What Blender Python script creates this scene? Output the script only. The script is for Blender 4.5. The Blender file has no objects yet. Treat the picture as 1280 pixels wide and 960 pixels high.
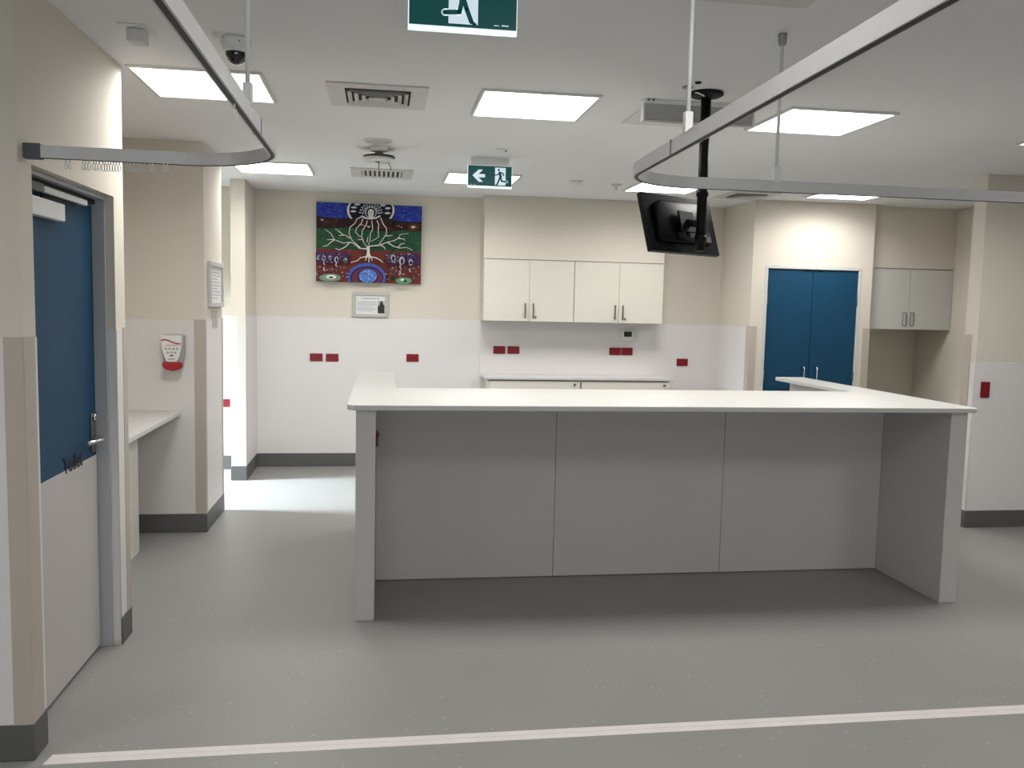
import bpy, bmesh, math, random
from mathutils import Vector, Matrix
R = math.radians
random.seed(4)
scn = bpy.context.scene
COL = scn.collection
ZC = 2.7                       # ceiling height
ZP = 1.49                      # top of the wall protection sheet

# ------------------------------------------------------------------ materials
def mat(name, col, rough=0.5, metal=0.0, var=0.0, vscale=6.0, bump=0.0, bscale=200.0,
        spec=0.5, emit=None, estr=0.0, trans=0.0):
    m = bpy.data.materials.new(name); m.use_nodes = True
    nt = m.node_tree; b = nt.nodes['Principled BSDF']
    b.inputs['Base Color'].default_value = (*col, 1)
    b.inputs['Roughness'].default_value = rough
    b.inputs['Metallic'].default_value = metal
    b.inputs['Specular IOR Level'].default_value = spec
    if trans: b.inputs['Transmission Weight'].default_value = trans
    if emit:
        b.inputs['Emission Color'].default_value = (*emit, 1)
        b.inputs['Emission Strength'].default_value = estr
    if var or bump:
        tc = nt.nodes.new('ShaderNodeTexCoord')
    if var:
        n = nt.nodes.new('ShaderNodeTexNoise'); n.inputs['Scale'].default_value = vscale
        n.inputs['Detail'].default_value = 4
        nt.links.new(tc.outputs['Object'], n.inputs['Vector'])
        r = nt.nodes.new('ShaderNodeValToRGB')
        r.color_ramp.elements[0].position = 0.3; r.color_ramp.elements[1].position = 0.7
        r.color_ramp.elements[0].color = (*[c*(1-var) for c in col], 1)
        r.color_ramp.elements[1].color = (*[min(1, c*(1+var)) for c in col], 1)
        nt.links.new(n.outputs['Fac'], r.inputs['Fac'])
        nt.links.new(r.outputs['Color'], b.inputs['Base Color'])
    if bump:
        n2 = nt.nodes.new('ShaderNodeTexNoise'); n2.inputs['Scale'].default_value = bscale
        nt.links.new(tc.outputs['Object'], n2.inputs['Vector'])
        bp = nt.nodes.new('ShaderNodeBump'); bp.inputs['Strength'].default_value = bump
        bp.inputs['Distance'].default_value = 0.002
        nt.links.new(n2.outputs['Fac'], bp.inputs['Height'])
        nt.links.new(bp.outputs['Normal'], b.inputs['Normal'])
    return m

def floor_mat():
    m = mat('vinyl_floor', (0.255, 0.252, 0.24), rough=0.42, var=0.045, vscale=1.3, spec=0.35)
    nt = m.node_tree; b = nt.nodes['Principled BSDF']
    src = b.inputs['Base Color'].links[0].from_socket
    tc = [n for n in nt.nodes if n.type == 'TEX_COORD'][0]
    def speck(scale, lo, hi):
        v = nt.nodes.new('ShaderNodeTexVoronoi'); v.inputs['Scale'].default_value = scale
        nt.links.new(tc.outputs['Object'], v.inputs['Vector'])
        c = nt.nodes.new('ShaderNodeMath'); c.operation = 'LESS_THAN'; c.inputs[1].default_value = lo
        nt.links.new(v.outputs['Distance'], c.inputs[0])
        s = nt.nodes.new('ShaderNodeSeparateColor'); nt.links.new(v.outputs['Color'], s.inputs[0])
        g = nt.nodes.new('ShaderNodeMath'); g.operation = 'GREATER_THAN'; g.inputs[1].default_value = hi
        nt.links.new(s.outputs[0], g.inputs[0])
        k = nt.nodes.new('ShaderNodeMath'); k.operation = 'MULTIPLY'
        nt.links.new(c.outputs[0], k.inputs[0]); nt.links.new(g.outputs[0], k.inputs[1])
        return k.outputs[0]
    for sc, lo, hi, col in ((34, 0.12, 0.86, (0.50, 0.50, 0.49)), (55, 0.13, 0.90, (0.16, 0.16, 0.155))):
        mx = nt.nodes.new('ShaderNodeMix'); mx.data_type = 'RGBA'
        nt.links.new(speck(sc, lo, hi), mx.inputs['Factor'])
        nt.links.new(src, mx.inputs['A']); mx.inputs['B'].default_value = (*col, 1)
        src = mx.outputs['Result']
    nt.links.new(src, b.inputs['Base Color'])
    return m

M = dict(
    floor=floor_mat(),
    ceiling=mat('ceiling_paint', (0.79, 0.785, 0.785), 0.9, var=0.012, vscale=2, spec=0.1),
    paint=mat('cream_wall_paint', (0.66, 0.615, 0.535), 0.75, var=0.012, vscale=2, bump=0.05, bscale=300, spec=0.2),
    sheet=mat('white_wall_sheet', (0.70, 0.675, 0.665), 0.45, var=0.012, vscale=1.5, spec=0.35),
    guard=mat('taupe_corner_guard', (0.47, 0.415, 0.36), 0.5, var=0.02, spec=0.3),
    guardpale=mat('pale_corner_guard', (0.62, 0.60, 0.55), 0.5, var=0.02, spec=0.3),
    base=mat('grey_vinyl_skirting', (0.105, 0.105, 0.102), 0.5, var=0.03, spec=0.35),
    weld=mat('pale_weld_bead', (0.42, 0.41, 0.39), 0.6),
    steel=mat('grey_steel_frame', (0.43, 0.44, 0.46), 0.45, spec=0.4, var=0.01),
    framewhite=mat('pale_steel_frame', (0.56, 0.56, 0.54), 0.45, spec=0.4, var=0.01),
    blue=mat('blue_door_paint', (0.008, 0.054, 0.112), 0.5, var=0.03, spec=0.2),
    kick=mat('door_kick_sheet', (0.50, 0.475, 0.46), 0.5, var=0.012, spec=0.35),
    black=mat('matt_black', (0.007, 0.007, 0.008), 0.5, spec=0.2),
    blacksign=mat('black_vinyl_letter', (0.006, 0.008, 0.012), 0.6),
    chrome=mat('chrome', (0.75, 0.75, 0.75), 0.18, metal=1.0),
    satin=mat('satin_nickel', (0.20, 0.185, 0.17), 0.35, metal=0.8),
    alu=mat('anodised_aluminium', (0.60, 0.59, 0.59), 0.42, metal=0.2, var=0.02, vscale=20),
    aludark=mat('dark_track_slot', (0.05, 0.048, 0.046), 0.6),
    endcap=mat('grey_end_cap', (0.10, 0.105, 0.115), 0.5),
    white=mat('white_plastic', (0.74, 0.74, 0.72), 0.4),
    ventw=mat('white_vent_metal', (0.62, 0.60, 0.575), 0.5, var=0.01),
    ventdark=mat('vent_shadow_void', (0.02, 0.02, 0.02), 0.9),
    top=mat('solid_surface_white', (0.58, 0.575, 0.55), 0.35, var=0.01, vscale=30, spec=0.4),
    lam=mat('grey_laminate', (0.545, 0.52, 0.505), 0.5, var=0.012, vscale=3, spec=0.35),
    lamdark=mat('laminate_joint', (0.16, 0.158, 0.15), 0.7),
    cab=mat('cream_laminate', (0.66, 0.63, 0.56), 0.45, var=0.01, vscale=3, spec=0.35),
    cabwhite=mat('pale_grey_laminate', (0.58, 0.58, 0.55), 0.4, var=0.01, vscale=3, spec=0.4),
    gap=mat('cabinet_gap', (0.13, 0.12, 0.105), 0.8),
    red=mat('red_plastic', (0.20, 0.004, 0.010), 0.35),
    reddark=mat('dark_red_plastic', (0.17, 0.006, 0.010), 0.4),
    redlever=mat('red_lever_plastic', (0.36, 0.012, 0.018), 0.3),
    lamp=mat('light_diffuser', (0.9, 0.9, 0.9), 0.5, emit=(1.0, 0.985, 0.965), estr=5.0),
    grey=mat('grey_plastic', (0.33, 0.325, 0.32), 0.4, spec=0.4),
    tape=mat('white_floor_tape', (0.66, 0.62, 0.60), 0.55, var=0.05, vscale=9),
    tapeline=mat('tape_seam', (0.54, 0.50, 0.485), 0.6),
    green=mat('exit_sign_green', (0.0, 0.060, 0.056), 0.3, emit=(0.0, 0.16, 0.145), estr=0.14),
    signw=mat('exit_sign_white', (0.75, 0.85, 0.9), 0.3, emit=(0.68, 0.80, 0.92), estr=0.42),
    signedge=mat('exit_sign_lit_edge', (0.85, 0.95, 0.95), 0.3, emit=(0.85, 1.0, 1.0), estr=0.6),
    glassdark=mat('dark_dome_glass', (0.012, 0.012, 0.013), 0.08, spec=0.8),
    tvback=mat('glossy_black_plastic', (0.004, 0.004, 0.005), 0.25, spec=0.12),
    screen=mat('black_screen', (0.006, 0.006, 0.008), 0.06, spec=0.6),
    lcd=mat('dark_display', (0.02, 0.024, 0.02), 0.25),
    pframe=mat('silver_picture_frame', (0.48, 0.47, 0.42), 0.4, metal=0.2),
    paper=mat('white_paper', (0.72, 0.72, 0.72), 0.7),
    ink=mat('grey_ink', (0.36, 0.36, 0.37), 0.8),
    photo=mat('dark_photo_print', (0.018, 0.017, 0.018), 0.5),
    photol=mat('light_photo_print', (0.42, 0.42, 0.42), 0.5),
    cord=mat('dark_cord', (0.06, 0.06, 0.06), 0.6),
    deflect=mat('frosted_deflector', (0.42, 0.41, 0.40), 0.35, var=0.01),
)
def glass_mat():
    m = bpy.data.materials.new('clear_glass'); m.use_nodes = True; nt = m.node_tree
    nt.nodes.remove(nt.nodes['Principled BSDF']); out = nt.nodes['Material Output']
    t = nt.nodes.new('ShaderNodeBsdfTransparent'); t.inputs[0].default_value = (0.96, 0.98, 0.98, 1)
    g = nt.nodes.new('ShaderNodeBsdfGlossy'); g.inputs['Roughness'].default_value = 0.02
    fr = nt.nodes.new('ShaderNodeFresnel'); fr.inputs[0].default_value = 1.45
    mx = nt.nodes.new('ShaderNodeMixShader')
    nt.links.new(fr.outputs[0], mx.inputs[0]); nt.links.new(t.outputs[0], mx.inputs[1]); nt.links.new(g.outputs[0], mx.inputs[2])
    nt.links.new(mx.outputs[0], out.inputs[0])
    return m
GLASS = glass_mat()

# ------------------------------------------------------------------ mesh helpers
class MB:
    """collects shapes and links them as ONE mesh object"""
    def __init__(s): s.bm = bmesh.new(); s.mats = []
    def mi(s, m):
        if m not in s.mats: s.mats.append(m)
        return s.mats.index(m)
    def box(s, x0, x1, y0, y1, z0, z1, m, bev=0.0, seg=2):
        r = bmesh.ops.create_cube(s.bm, size=1)
        vs = r['verts']
        for v in vs:
            v.co = Vector((x0 if v.co.x < 0 else x1, y0 if v.co.y < 0 else y1, z0 if v.co.z < 0 else z1))
        fs = {f for v in vs for f in v.link_faces}
        i = s.mi(m)
        for f in fs: f.material_index = i
        if bev:
            es = list({e for v in vs for e in v.link_edges})
            o = bmesh.ops.bevel(s.bm, geom=es, offset=bev, segments=seg, affect='EDGES', profile=0.5)
            for f in o['faces']: f.material_index = i; f.smooth = True
        return s
    def poly(s, pts, m):
        vs = [s.bm.verts.new(p) for p in pts]
        f = s.bm.faces.new(vs); f.material_index = s.mi(m); return f
    def prism(s, pts, d, m):
        """closed outline pts (3D, planar) extruded by vector d"""
        d = Vector(d); a = [s.bm.verts.new(p) for p in pts]; b = [s.bm.verts.new(Vector(p)+d) for p in pts]
        i = s.mi(m); n = len(pts)
        fs = [s.bm.faces.new(a), s.bm.faces.new(b[::-1])]
        for k in range(n): fs.append(s.bm.faces.new((a[k], b[k], b[(k+1) % n], a[(k+1) % n])))
        for f in fs: f.material_index = i
        bmesh.ops.recalc_face_normals(s.bm, faces=fs)
        return s
    def tube(s, pts, r, m, n=12, caps=True):
        pts = [Vector(p) for p in pts]; i = s.mi(m); rings = []
        rr = r if isinstance(r, (list, tuple)) else [r]*len(pts)
        up = None
        for k, p in enumerate(pts):
            t = (pts[min(k+1, len(pts)-1)]-pts[max(k-1, 0)]).normalized()
            if up is None or abs(up.dot(t)) > 0.95:
                up = Vector((0, 0, 1)) if abs(t.z) < 0.9 else Vector((1, 0, 0))
            a = (up-t*up.dot(t)).normalized(); b = t.cross(a); up = a
            rings.append([s.bm.verts.new(p+(a*math.cos(2*math.pi*q/n)+b*math.sin(2*math.pi*q/n))*rr[k]) for q in range(n)])
        fs = []
        for k in range(len(rings)-1):
            for q in range(n):
                f = s.bm.faces.new((rings[k][q], rings[k][(q+1) % n], rings[k+1][(q+1) % n], rings[k+1][q]))
                f.smooth = True; fs.append(f)
        if caps:
            fs.append(s.bm.faces.new(rings[0][::-1])); fs.append(s.bm.faces.new(rings[-1]))
        for f in fs: f.material_index = i
        bmesh.ops.recalc_face_normals(s.bm, faces=fs)
        return s
    def lathe(s, c, prof, m, n=40, smooth=True):
        """profile of (radius, z) about a vertical axis through c"""
        i = s.mi(m); rings = []; fs = []
        for r, z in prof:
            if r < 1e-5: rings.append([s.bm.verts.new((c[0], c[1], c[2]+z))])
            else: rings.append([s.bm.verts.new((c[0]+r*math.cos(2*math.pi*q/n), c[1]+r*math.sin(2*math.pi*q/n), c[2]+z)) for q in range(n)])
        for a, b in zip(rings, rings[1:]):
            for q in range(n):
                q2 = (q+1) % n
                if len(a) == 1 and len(b) == 1: continue
                if len(a) == 1: f = s.bm.faces.new((a[0], b[q2], b[q]))
                elif len(b) == 1: f = s.bm.faces.new((a[q], a[q2], b[0]))
                else: f = s.bm.faces.new((a[q], a[q2], b[q2], b[q]))
                f.smooth = smooth; f.material_index = i; fs.append(f)
        bmesh.ops.recalc_face_normals(s.bm, faces=fs)
        return s
    def sweep(s, path, prof, m):
        """closed profile of (side, up) offsets swept along a level path of (x, y, z)"""
        path = [Vector(p) for p in path]; i = s.mi(m); rings = []; fs = []
        for k, p in enumerate(path):
            t = Vector((0, 0, 0))
            if k: t += (p-path[k-1]).normalized()
            if k < len(path)-1: t += (path[k+1]-p).normalized()
            t.normalize(); sd = Vector((t.y, -t.x, 0))
            rings.append([s.bm.verts.new(p+sd*a+Vector((0, 0, b))) for a, b in prof])
        n = len(prof)
        for a, b in zip(rings, rings[1:]):
            for q in range(n): fs.append(s.bm.faces.new((a[q], a[(q+1) % n], b[(q+1) % n], b[q])))
        fs.append(s.bm.faces.new(rings[0][::-1])); fs.append(s.bm.faces.new(rings[-1]))
        for f in fs: f.material_index = i
        bmesh.ops.recalc_face_normals(s.bm, faces=fs)
        return s
    def build(s, name, parent=None, origin=None):
        me = bpy.data.meshes.new(name); s.bm.normal_update(); s.bm.to_mesh(me); s.bm.free()
        for m in s.mats: me.materials.append(m)
        o = bpy.data.objects.new(name, me); COL.objects.link(o)
        base = Vector((0, 0, 0))
        if parent is not None:
            o.parent = parent
            base = abs_loc(parent)
        if origin is None:
            cs = [v.co for v in me.vertices]
            origin = Vector([sum(c[k] for c in cs)/len(cs) for k in range(3)]) if cs else base
        origin = Vector(origin)
        me.transform(Matrix.Translation(-origin))
        o.location = origin-base
        return o

def abs_loc(o):
    l = Vector((0, 0, 0))
    while o is not None: l += o.location; o = o.parent
    return l
def tag(o, label=None, cat=None, group=None, kind=None):
    if label: o['label'] = label
    if cat: o['category'] = cat
    if group: o['group'] = group
    if kind: o['kind'] = kind
    return o
def thing(name, loc, label=None, cat=None, group=None, kind=None):
    o = bpy.data.objects.new(name, None); o.empty_display_size = 0.05
    COL.objects.link(o); o.location = loc
    return tag(o, label, cat, group, kind)
def struct(mb, name, label, cat):
    return tag(mb.build(name), label, cat, kind='structure')
def copy_tree(o, parent=None):
    c = o.copy(); COL.objects.link(c); c.parent = parent
    for ch in [x for x in bpy.data.objects if x.parent == o]: copy_tree(ch, c)
    return c
def text_mesh(body, size, m, depth=0.0006):
    cu = bpy.data.curves.new('lettering', 'FONT'); cu.body = body; cu.size = size; cu.extrude = depth; cu.offset = size*0.018; cu.resolution_u = 4
    t = bpy.data.objects.new('lettering', cu); COL.objects.link(t)
    bpy.context.view_layer.update()
    me = bpy.data.meshes.new_from_object(t.evaluated_get(bpy.context.evaluated_depsgraph_get()))
    bpy.data.objects.remove(t); me.materials.clear(); me.materials.append(m)
    return me
def obj(name, me, parent, loc, rot=(0, 0, 0)):
    o = bpy.data.objects.new(name, me); COL.objects.link(o); o.parent = parent
    o.location = loc; o.rotation_euler = rot; return o

# ------------------------------------------------------------------ the shell
X0, X1, Y0, Y1 = -4.6, 7.3, -3.6, 9.0
struct(MB().box(X0, X1, Y0, Y1, -0.12, 0, M['floor']), 'floor', 'speckled mid grey vinyl floor', 'floor')
struct(MB().box(X0, X1, Y0, Y1, ZC, ZC+0.12, M['ceiling']), 'ceiling', 'flat white plasterboard ceiling', 'ceiling')

LX = -1.205           # face of the left hand walls
BX = -1.212
W = []
def wall(name, label, boxes, panels=(), m='paint'):
    mb = MB()
    for b in boxes: mb.box(*b, M[m])
    o = struct(mb, name, label, 'wall')
    if panels:
        pm = MB()
        for b in panels: pm.box(*b, M['sheet'], 0.0015, 1)
        pm.build('wall_protection_sheet', o)
    return o
S = 0.004             # thickness of the protection sheet
# toilet block, near left
wall('wall_left_front', 'near left cream wall end facing the room beside the toilet door',
     [(X0, -1.335, 3.165, 3.265, 0, ZC)], [(X0, LX-0.05, 3.165-S, 3.165, 0.12, ZP)])
wall('wall_left', 'cream left wall around the blue toilet door',
     [(-1.335, LX, 3.165, 3.285, 0, ZC), (-1.335, LX, 4.222, 4.37, 0, ZC), (-1.335, LX, 3.285, 4.222, 2.087, ZC)],
     [(LX, LX+S, 4.222, 4.31, 0.12, ZP), (LX, LX+S, 3.255, 3.285, 0.12, ZP), (LX-0.035, LX, 4.222-0.002, 4.222, 0.02, ZP)])
wall('wall_alcove_front', 'side wall of the writing alcove next to the toilet', [(-2.1, -1.335, 4.27, 4.37, 0, ZC)])
wall('wall_alcove_side', 'rear side wall of the writing alcove', [(-2.1, -2.0, 4.37, 6.284, 0, ZC)])
wall('wall_alcove_back', 'cream and white wall block behind the writing alcove',
     [(X0, BX, 6.284, 6.95, 0, ZC)],
     [(-2.0, BX-0.05, 6.284-S, 6.284, 0.12, ZP), (BX, BX+S, 6.33, 6.92, 0.12, ZP)])
# passage on the left with its far wall and the wall stub
wall('wall_passage', 'bright white passage wall seen through the left opening', [(X0, -1.337, 8.66, 8.78, 0, ZC)],
     [(X0, -1.337, 8.66-S, 8.66, 0.12, ZP)])
wall('wall_stub', 'narrow wall stub between the left opening and the back wall',
     [(-1.337, BX, 8.102, 8.783, 0, ZC)],
     [(-1.337, BX-0.05, 8.102-S, 8.102, 0.12, ZP), (BX, BX+S, 8.15, 8.783, 0.12, ZP)])
# back wall
YB = 8.783
wall('wall_back', 'cream back wall with white lower sheet behind the desk',
     [(BX, 3.6, YB, YB+0.12, 0, ZC)], [(BX+S, 0.985, YB-S, YB, 0.12, 1.485), (2.80, 3.511, YB-S, YB, 0.12, 1.485)])
# tall smooth splashback between the cupboards
tag(MB().box(0.985, 2.80, YB-0.010, YB, 0.12, 1.487, M['sheet'], 0.002).build('trim_1'), 'white splashback sheet between wall cupboards and bench', 'splashback', kind='structure')
# closet block on the right of the back wall
KX, KY = 3.511, 8.007
wall('wall_closet_side', 'cream side of the closet block', [(KX, KX+0.1, KY+0.1, YB, 0, ZC)], [(KX-S, KX, KY+0.06, YB-S, 0.12, 1.485)])
wall('wall_closet', 'bright cream wall around the blue double closet doors',
     [(KX, 3.643, KY, KY+0.1, 0, ZC), (4.645, 4.755, KY, KY+0.1, 0, ZC), (3.643, 4.645, KY, KY+0.1, 2.086, ZC),
      (4.655, 4.755, KY+0.1, YB, 0, ZC)])
wall('wall_bay_back', 'back wall of the cupboard bay', [(4.755, 5.84, YB-0.05, YB+0.1, 0, ZC)])
wall('wall_bay_side', 'right side wall of the cupboard bay', [(5.722, 5.84, 6.2, YB-0.05, 0, ZC)])
wall('wall_right_front', 'cream right wall with a white lower sheet and a red outlet',
     [(4.491, X1, 6.062, 6.205, 0, ZC)], [(4.491+0.004, X1, 6.062-S, 6.062, 0.12, 1.286), (4.491-S, 4.491, 6.066, 6.12, 0.12, 1.286)])
wall('wall_right', 'far right side wall of the ward', [(X1-0.1, X1, Y0, 6.062, 0, ZC)])
wall('wall_near_left', 'left side wall of the near bay', [(X0, X0+0.1, Y0, 3.165, 0, ZC)])
# rear wall (behind the camera) with a wide window
wall('wall_rear', 'rear wall around the ward window',
     [(X0, -1.8, Y0, Y0+0.12, 0, ZC), (2.4, X1, Y0, Y0+0.12, 0, ZC), (-1.8, 2.4, Y0, Y0+0.12, 0, 0.55), (-1.8, 2.4, Y0, Y0+0.12, 2.25, ZC)])
# passage outer wall with a glazed door opening
wall('wall_passage_end', 'end wall of the left passage around its window',
     [(X0, X0+0.1, 6.95, 7.02, 0, ZC), (X0, X0+0.1, 8.08, 8.66, 0, ZC), (X0, X0+0.1, 7.02, 8.08, 0, 0.06), (X0, X0+0.1, 7.02, 8.08, 2.3, ZC)])

def window(name, label, axis, a0, a1, pos, z0, z1):
    fr = MB(); gl = MB(); t = 0.05
    def bx(mb, p, q, za, zb, d0, d1, m):
        if axis == 'x': mb.box(p, q, pos+d0, pos+d1, za, zb, m)
        else: mb.box(pos+d0, pos+d1, p, q, za, zb, m)
    mid = (a0+a1)/2
    for p, q in ((a0, a0+t), (a1-t, a1), (mid-t/2, mid+t/2)): bx(fr, p, q, z0, z1, 0.02, 0.08, M['framewhite'])
    for za, zb in ((z0, z0+t), (z1-t, z1)): bx(fr, a0, a1, za, zb, 0.02, 0.08, M['framewhite'])
    o = tag(fr.build(name), label, 'window', kind='structure')
    for p, q in ((a0+t, mid-t/2), (mid+t/2, a1-t)):
        g = MB(); bx(g, p, q, z0+t, z1-t, 0.045, 0.05, GLASS); g.build('pane', o)
    return o
window('window_1', 'wide ward window in the rear wall', 'x', -1.8, 2.4, Y0, 0.55, 2.25)
window('window_2', 'tall glazed opening at the passage end', 'y', 7.02, 8.08, X0, 0.06, 2.3)

# skirtings
B, ZB = 0.008, 0.133
def skirting(name, label, boxes):
    mb = MB()
    for x0, x1, y0, y1 in boxes:
        mb.box(x0, x1, y0, y1, 0, ZB, M['base'], 0.003, 1)
    struct(mb, name, label, 'skirting')
skirting('baseboard_left', 'dark grey coved skirting under the near left corner and beside the toilet door',
         [(X0+0.1, LX+B, 3.165-B, 3.165), (LX, LX+B, 3.165, 3.285), (LX, LX+B, 4.222, 4.37+B)])
skirting('baseboard_alcove', 'dark grey skirting around the writing alcove wall block',
         [(-2.0, BX, 6.284-B, 6.284), (BX, BX+B, 6.284-B, 6.95+B), (-2.0, -2.0+B, 4.37, 6.276)])
skirting('baseboard_passage', 'grey skirting of the bright passage', [(X0+0.1, -1.337, 8.66-B, 8.66), (X0+0.1, BX, 6.95, 6.95+B)])
skirting('baseboard_stub', 'grey skirting around the narrow wall stub', [(-1.337-B, BX+B, 8.102-B, 8.102), (BX, BX+B, 8.102, YB-B), (-1.337-B, -1.337, 8.102, 8.65)])
skirting('baseboard_back', 'dark grey skirting along the back wall', [(BX, 1.0, YB-B-0.004, YB), (2.9, KX, YB-B-0.004, YB), (KX-B, KX, KY, YB-B)])
skirting('baseboard_closet', 'dark grey skirting of the closet wall and cupboard bay', [(KX-B, 3.643, KY-B, KY), (4.645, 4.755+B, KY-B, KY), (4.763, 5.722, YB-0.058, YB-0.05), (5.714, 5.722, 6.22, YB-0.058)])
skirting('baseboard_right', 'dark grey skirting under the right wall', [(4.491-B, X1-0.1, 6.062-B, 6.062), (4.491-B, 4.491, 6.062, 6.205)])

# corner guards: trim_2 ... each an L shaped strip
def guard(n, label, cx, cy, sx, sy, m='guard', z0=0.12, z1=ZP+0.004, a=0.07, b=0.07, t=0.006):
    """corner at (cx,cy); the strip runs a along x towards sx and b along y towards sy, outside the wall"""
    e = t*0.45
    p = [(cx+sx*a, cy), (cx+sx*a, cy-sy*t), (cx-sx*(t-e), cy-sy*t), (cx-sx*t, cy-sy*(t-e)), (cx-sx*t, cy+sy*b), (cx, cy+sy*b), (cx, cy)]
    mb = MB().prism([(x, y, z0) for x, y in p], (0, 0, z1-z0), M[m])
    tag(mb.build('trim_%d' % n), label, 'corner guard', kind='structure')
guard(2, 'taupe corner guard on the near left corner before the toilet door', LX, 3.165, -1, 1, a=0.058, b=0.095)
guard(3, 'taupe corner guard beyond the toilet door', LX, 4.37, -1, -1, b=0.06)
guard(4, 'taupe corner guard on the front of the alcove wall block', BX, 6.284, -1, 1, b=0.03)
guard(5, 'taupe corner guard on the far edge of the alcove wall block', BX, 6.95, -1, -1, b=0.05)
guard(6, 'pale corner guard on the wall stub at the left opening', BX, 8.102, -1, 1, m='guardpale')
guard(7, 'taupe corner guard left of the blue closet doors', KX, KY, 1, 1)
guard(8, 'taupe corner guard right of the blue closet doors', 4.755, KY, -1, 1)
guard(9, 'taupe corner guard on the right wall end', 4.491, 6.205, 1, -1, b=0.08)

# bulkheads over the wall cupboards
struct(MB().box(0.972, 2.79, 8.49, YB, 2.092, ZC, M['paint']), 'wall_bulkhead_back', 'cream bulkhead above the wall cupboards', 'wall')
struct(MB().box(4.755, 5.722, 8.14, YB-0.05, 2.098, ZC, M['paint']), 'wall_bulkhead_bay', 'shaded cream bulkhead above the bay cupboard', 'wall')

# ------------------------------------------------------------------ toilet door
d = thing('door_1', (LX-0.06, 3.75, 0), 'blue toilet door with a pale lower half in a grey steel frame', 'door', kind='structure')
mb = MB()
fy0, fy1, fz = 3.285, 4.222, 2.087
XI, XO, FW = -1.333, LX-0.035, 0.018         # the frame sits back inside the wall opening
for y0, y1 in ((fy0, fy0+FW), (fy1-FW, fy1)): mb.box(XI, XO, y0, y1, 0, fz-FW, M['steel'], 0.002, 1)
mb.box(XI, XO, fy0, fy1, fz-FW, fz, M['steel'], 0.002, 1)
fr = mb.build('door_frame', d)
LF = LX-0.088          # front face of the leaf
ly0, ly1 = fy0+FW+0.003, fy1-FW-0.006
leaf = MB().box(LF-0.036, LF, ly0, ly1, 0.014, 2.040, M['blue'], 0.002, 1).build('door_leaf', d)
MB().box(LF, LF+0.002, ly0+0.002, ly1-0.002, 0.016, 0.915, M['kick'], 0.0006, 1).build('lower_panel', leaf)['label'] = 'pale laminate lower half'
MB().box(XI, LF-0.038, fy0+FW, fy1-FW, 2.042, fz-FW, M['steel']).build('door_stop', d)
# lever handle
h = MB().box(LF, LF+0.008, 4.120, 4.172, 0.935, 1.112, M['satin'], 0.003).build('handle_plate', leaf)
ym, zm = 4.140, 0.995
mb = MB().tube([(LF+0.008, ym, zm), (LF+0.042, ym, zm), (LF+0.048, ym-0.008, zm), (LF+0.048, ym-0.03, zm), (LF+0.040, ym-0.19, zm+0.006)],
               [0.010, 0.010, 0.010, 0.009, 0.0085], M['chrome'])
mb.build('lever', h)
MB().tube([(LF+0.008, ym, 1.095), (LF+0.022, ym, 1.095)], 0.014, M['chrome']).box(LF+0.022, LF+0.03, ym-0.016, ym+0.010, 1.092, 1.104, M['chrome'], 0.002).build('turn_snib', h)
# closer body on the leaf and slide rail on the head
MB().box(LF, LF+0.035, 3.42, 3.765, 1.931, 2.000, M['white'], 0.004).build('door_closer', leaf)
MB().box(LF+0.001, LF+0.018, 3.32, 4.19, 2.046, 2.066, M['black'], 0.002).box(LF+0.018, LF+0.040, 3.54, 4.022, 2.022, 2.046, M['white'], 0.003).box(LF+0.006, LF+0.038, 3.36, 3.539, 2.020, 2.052, M['endcap'], 0.003).build('closer_rail', d)
MB().tube([(LF+0.020, 3.56, 1.998), (LF+0.020, 3.56, 2.010), (LF+0.022, 3.92, 2.014)], 0.006, M['black']).build('closer_arm', d)
t = text_mesh('Toilet', 0.094, M['blacksign'])
tl = abs_loc(leaf)
obj('lettering', t, leaf, Vector((LF+0.0028, 3.775, 0.903))-tl, (R(90), 0, R(90)))

# ------------------------------------------------------------------ closet double doors
d = thing('door_2', (4.144, KY, 0), 'pair of blue closet doors in a pale steel frame', 'door', kind='structure')
mb = MB(); fx0, fx1, fz = 3.643, 4.645, 2.086
for x0, x1 in ((fx0, fx0+0.03), (fx1-0.03, fx1)): mb.box(x0, x1, KY-0.006, KY+0.1, 0, fz-0.034, M['framewhite'], 0.003, 1)
mb.box(fx0, fx1, KY-0.006, KY+0.1, fz-0.034, fz, M['framewhite'], 0.003, 1)
mb.build('door_frame', d)
for i, (x0, x1, hx) in enumerate(((fx0+0.032, 4.142, 4.078), (4.147, fx1-0.032, 4.212))):
    lf = MB().box(x0, x1, KY+0.012, KY+0.05, 0.012, fz-0.038, M['blue'], 0.002, 1).build('door_leaf', d)
    MB().tube([(hx, KY+0.012, 1.105), (hx, KY-0.022, 1.105), (hx, KY-0.03, 1.095), (hx, KY-0.03, 0.915), (hx, KY-0.022, 0.905), (hx, KY+0.012, 0.905)], 0.0065, M['chrome']).build('pull_handle', lf)
    ex = x0-0.004 if i == 0 else x1-0.010
    for z in (1.76, 1.02, 0.3):
        MB().box(ex, ex+0.014, KY-0.004, KY+0.013, z-0.05, z+0.05, M['satin'], 0.004).build('hinge', lf)
    MB().box(*((4.06, 4.10) if i == 0 else (4.19, 4.23)), KY-0.002, KY+0.02, fz-0.046, fz-0.036, M['black'], 0.002).build('catch', lf)
    if i == 0:
        t = text_mesh('LINEN', 0.06, M['blacksign'])
        obj('lettering', t, lf, Vector((3.80, KY+0.0115, 0.86))-abs_loc(lf), (R(90), 0, 0))

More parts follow.
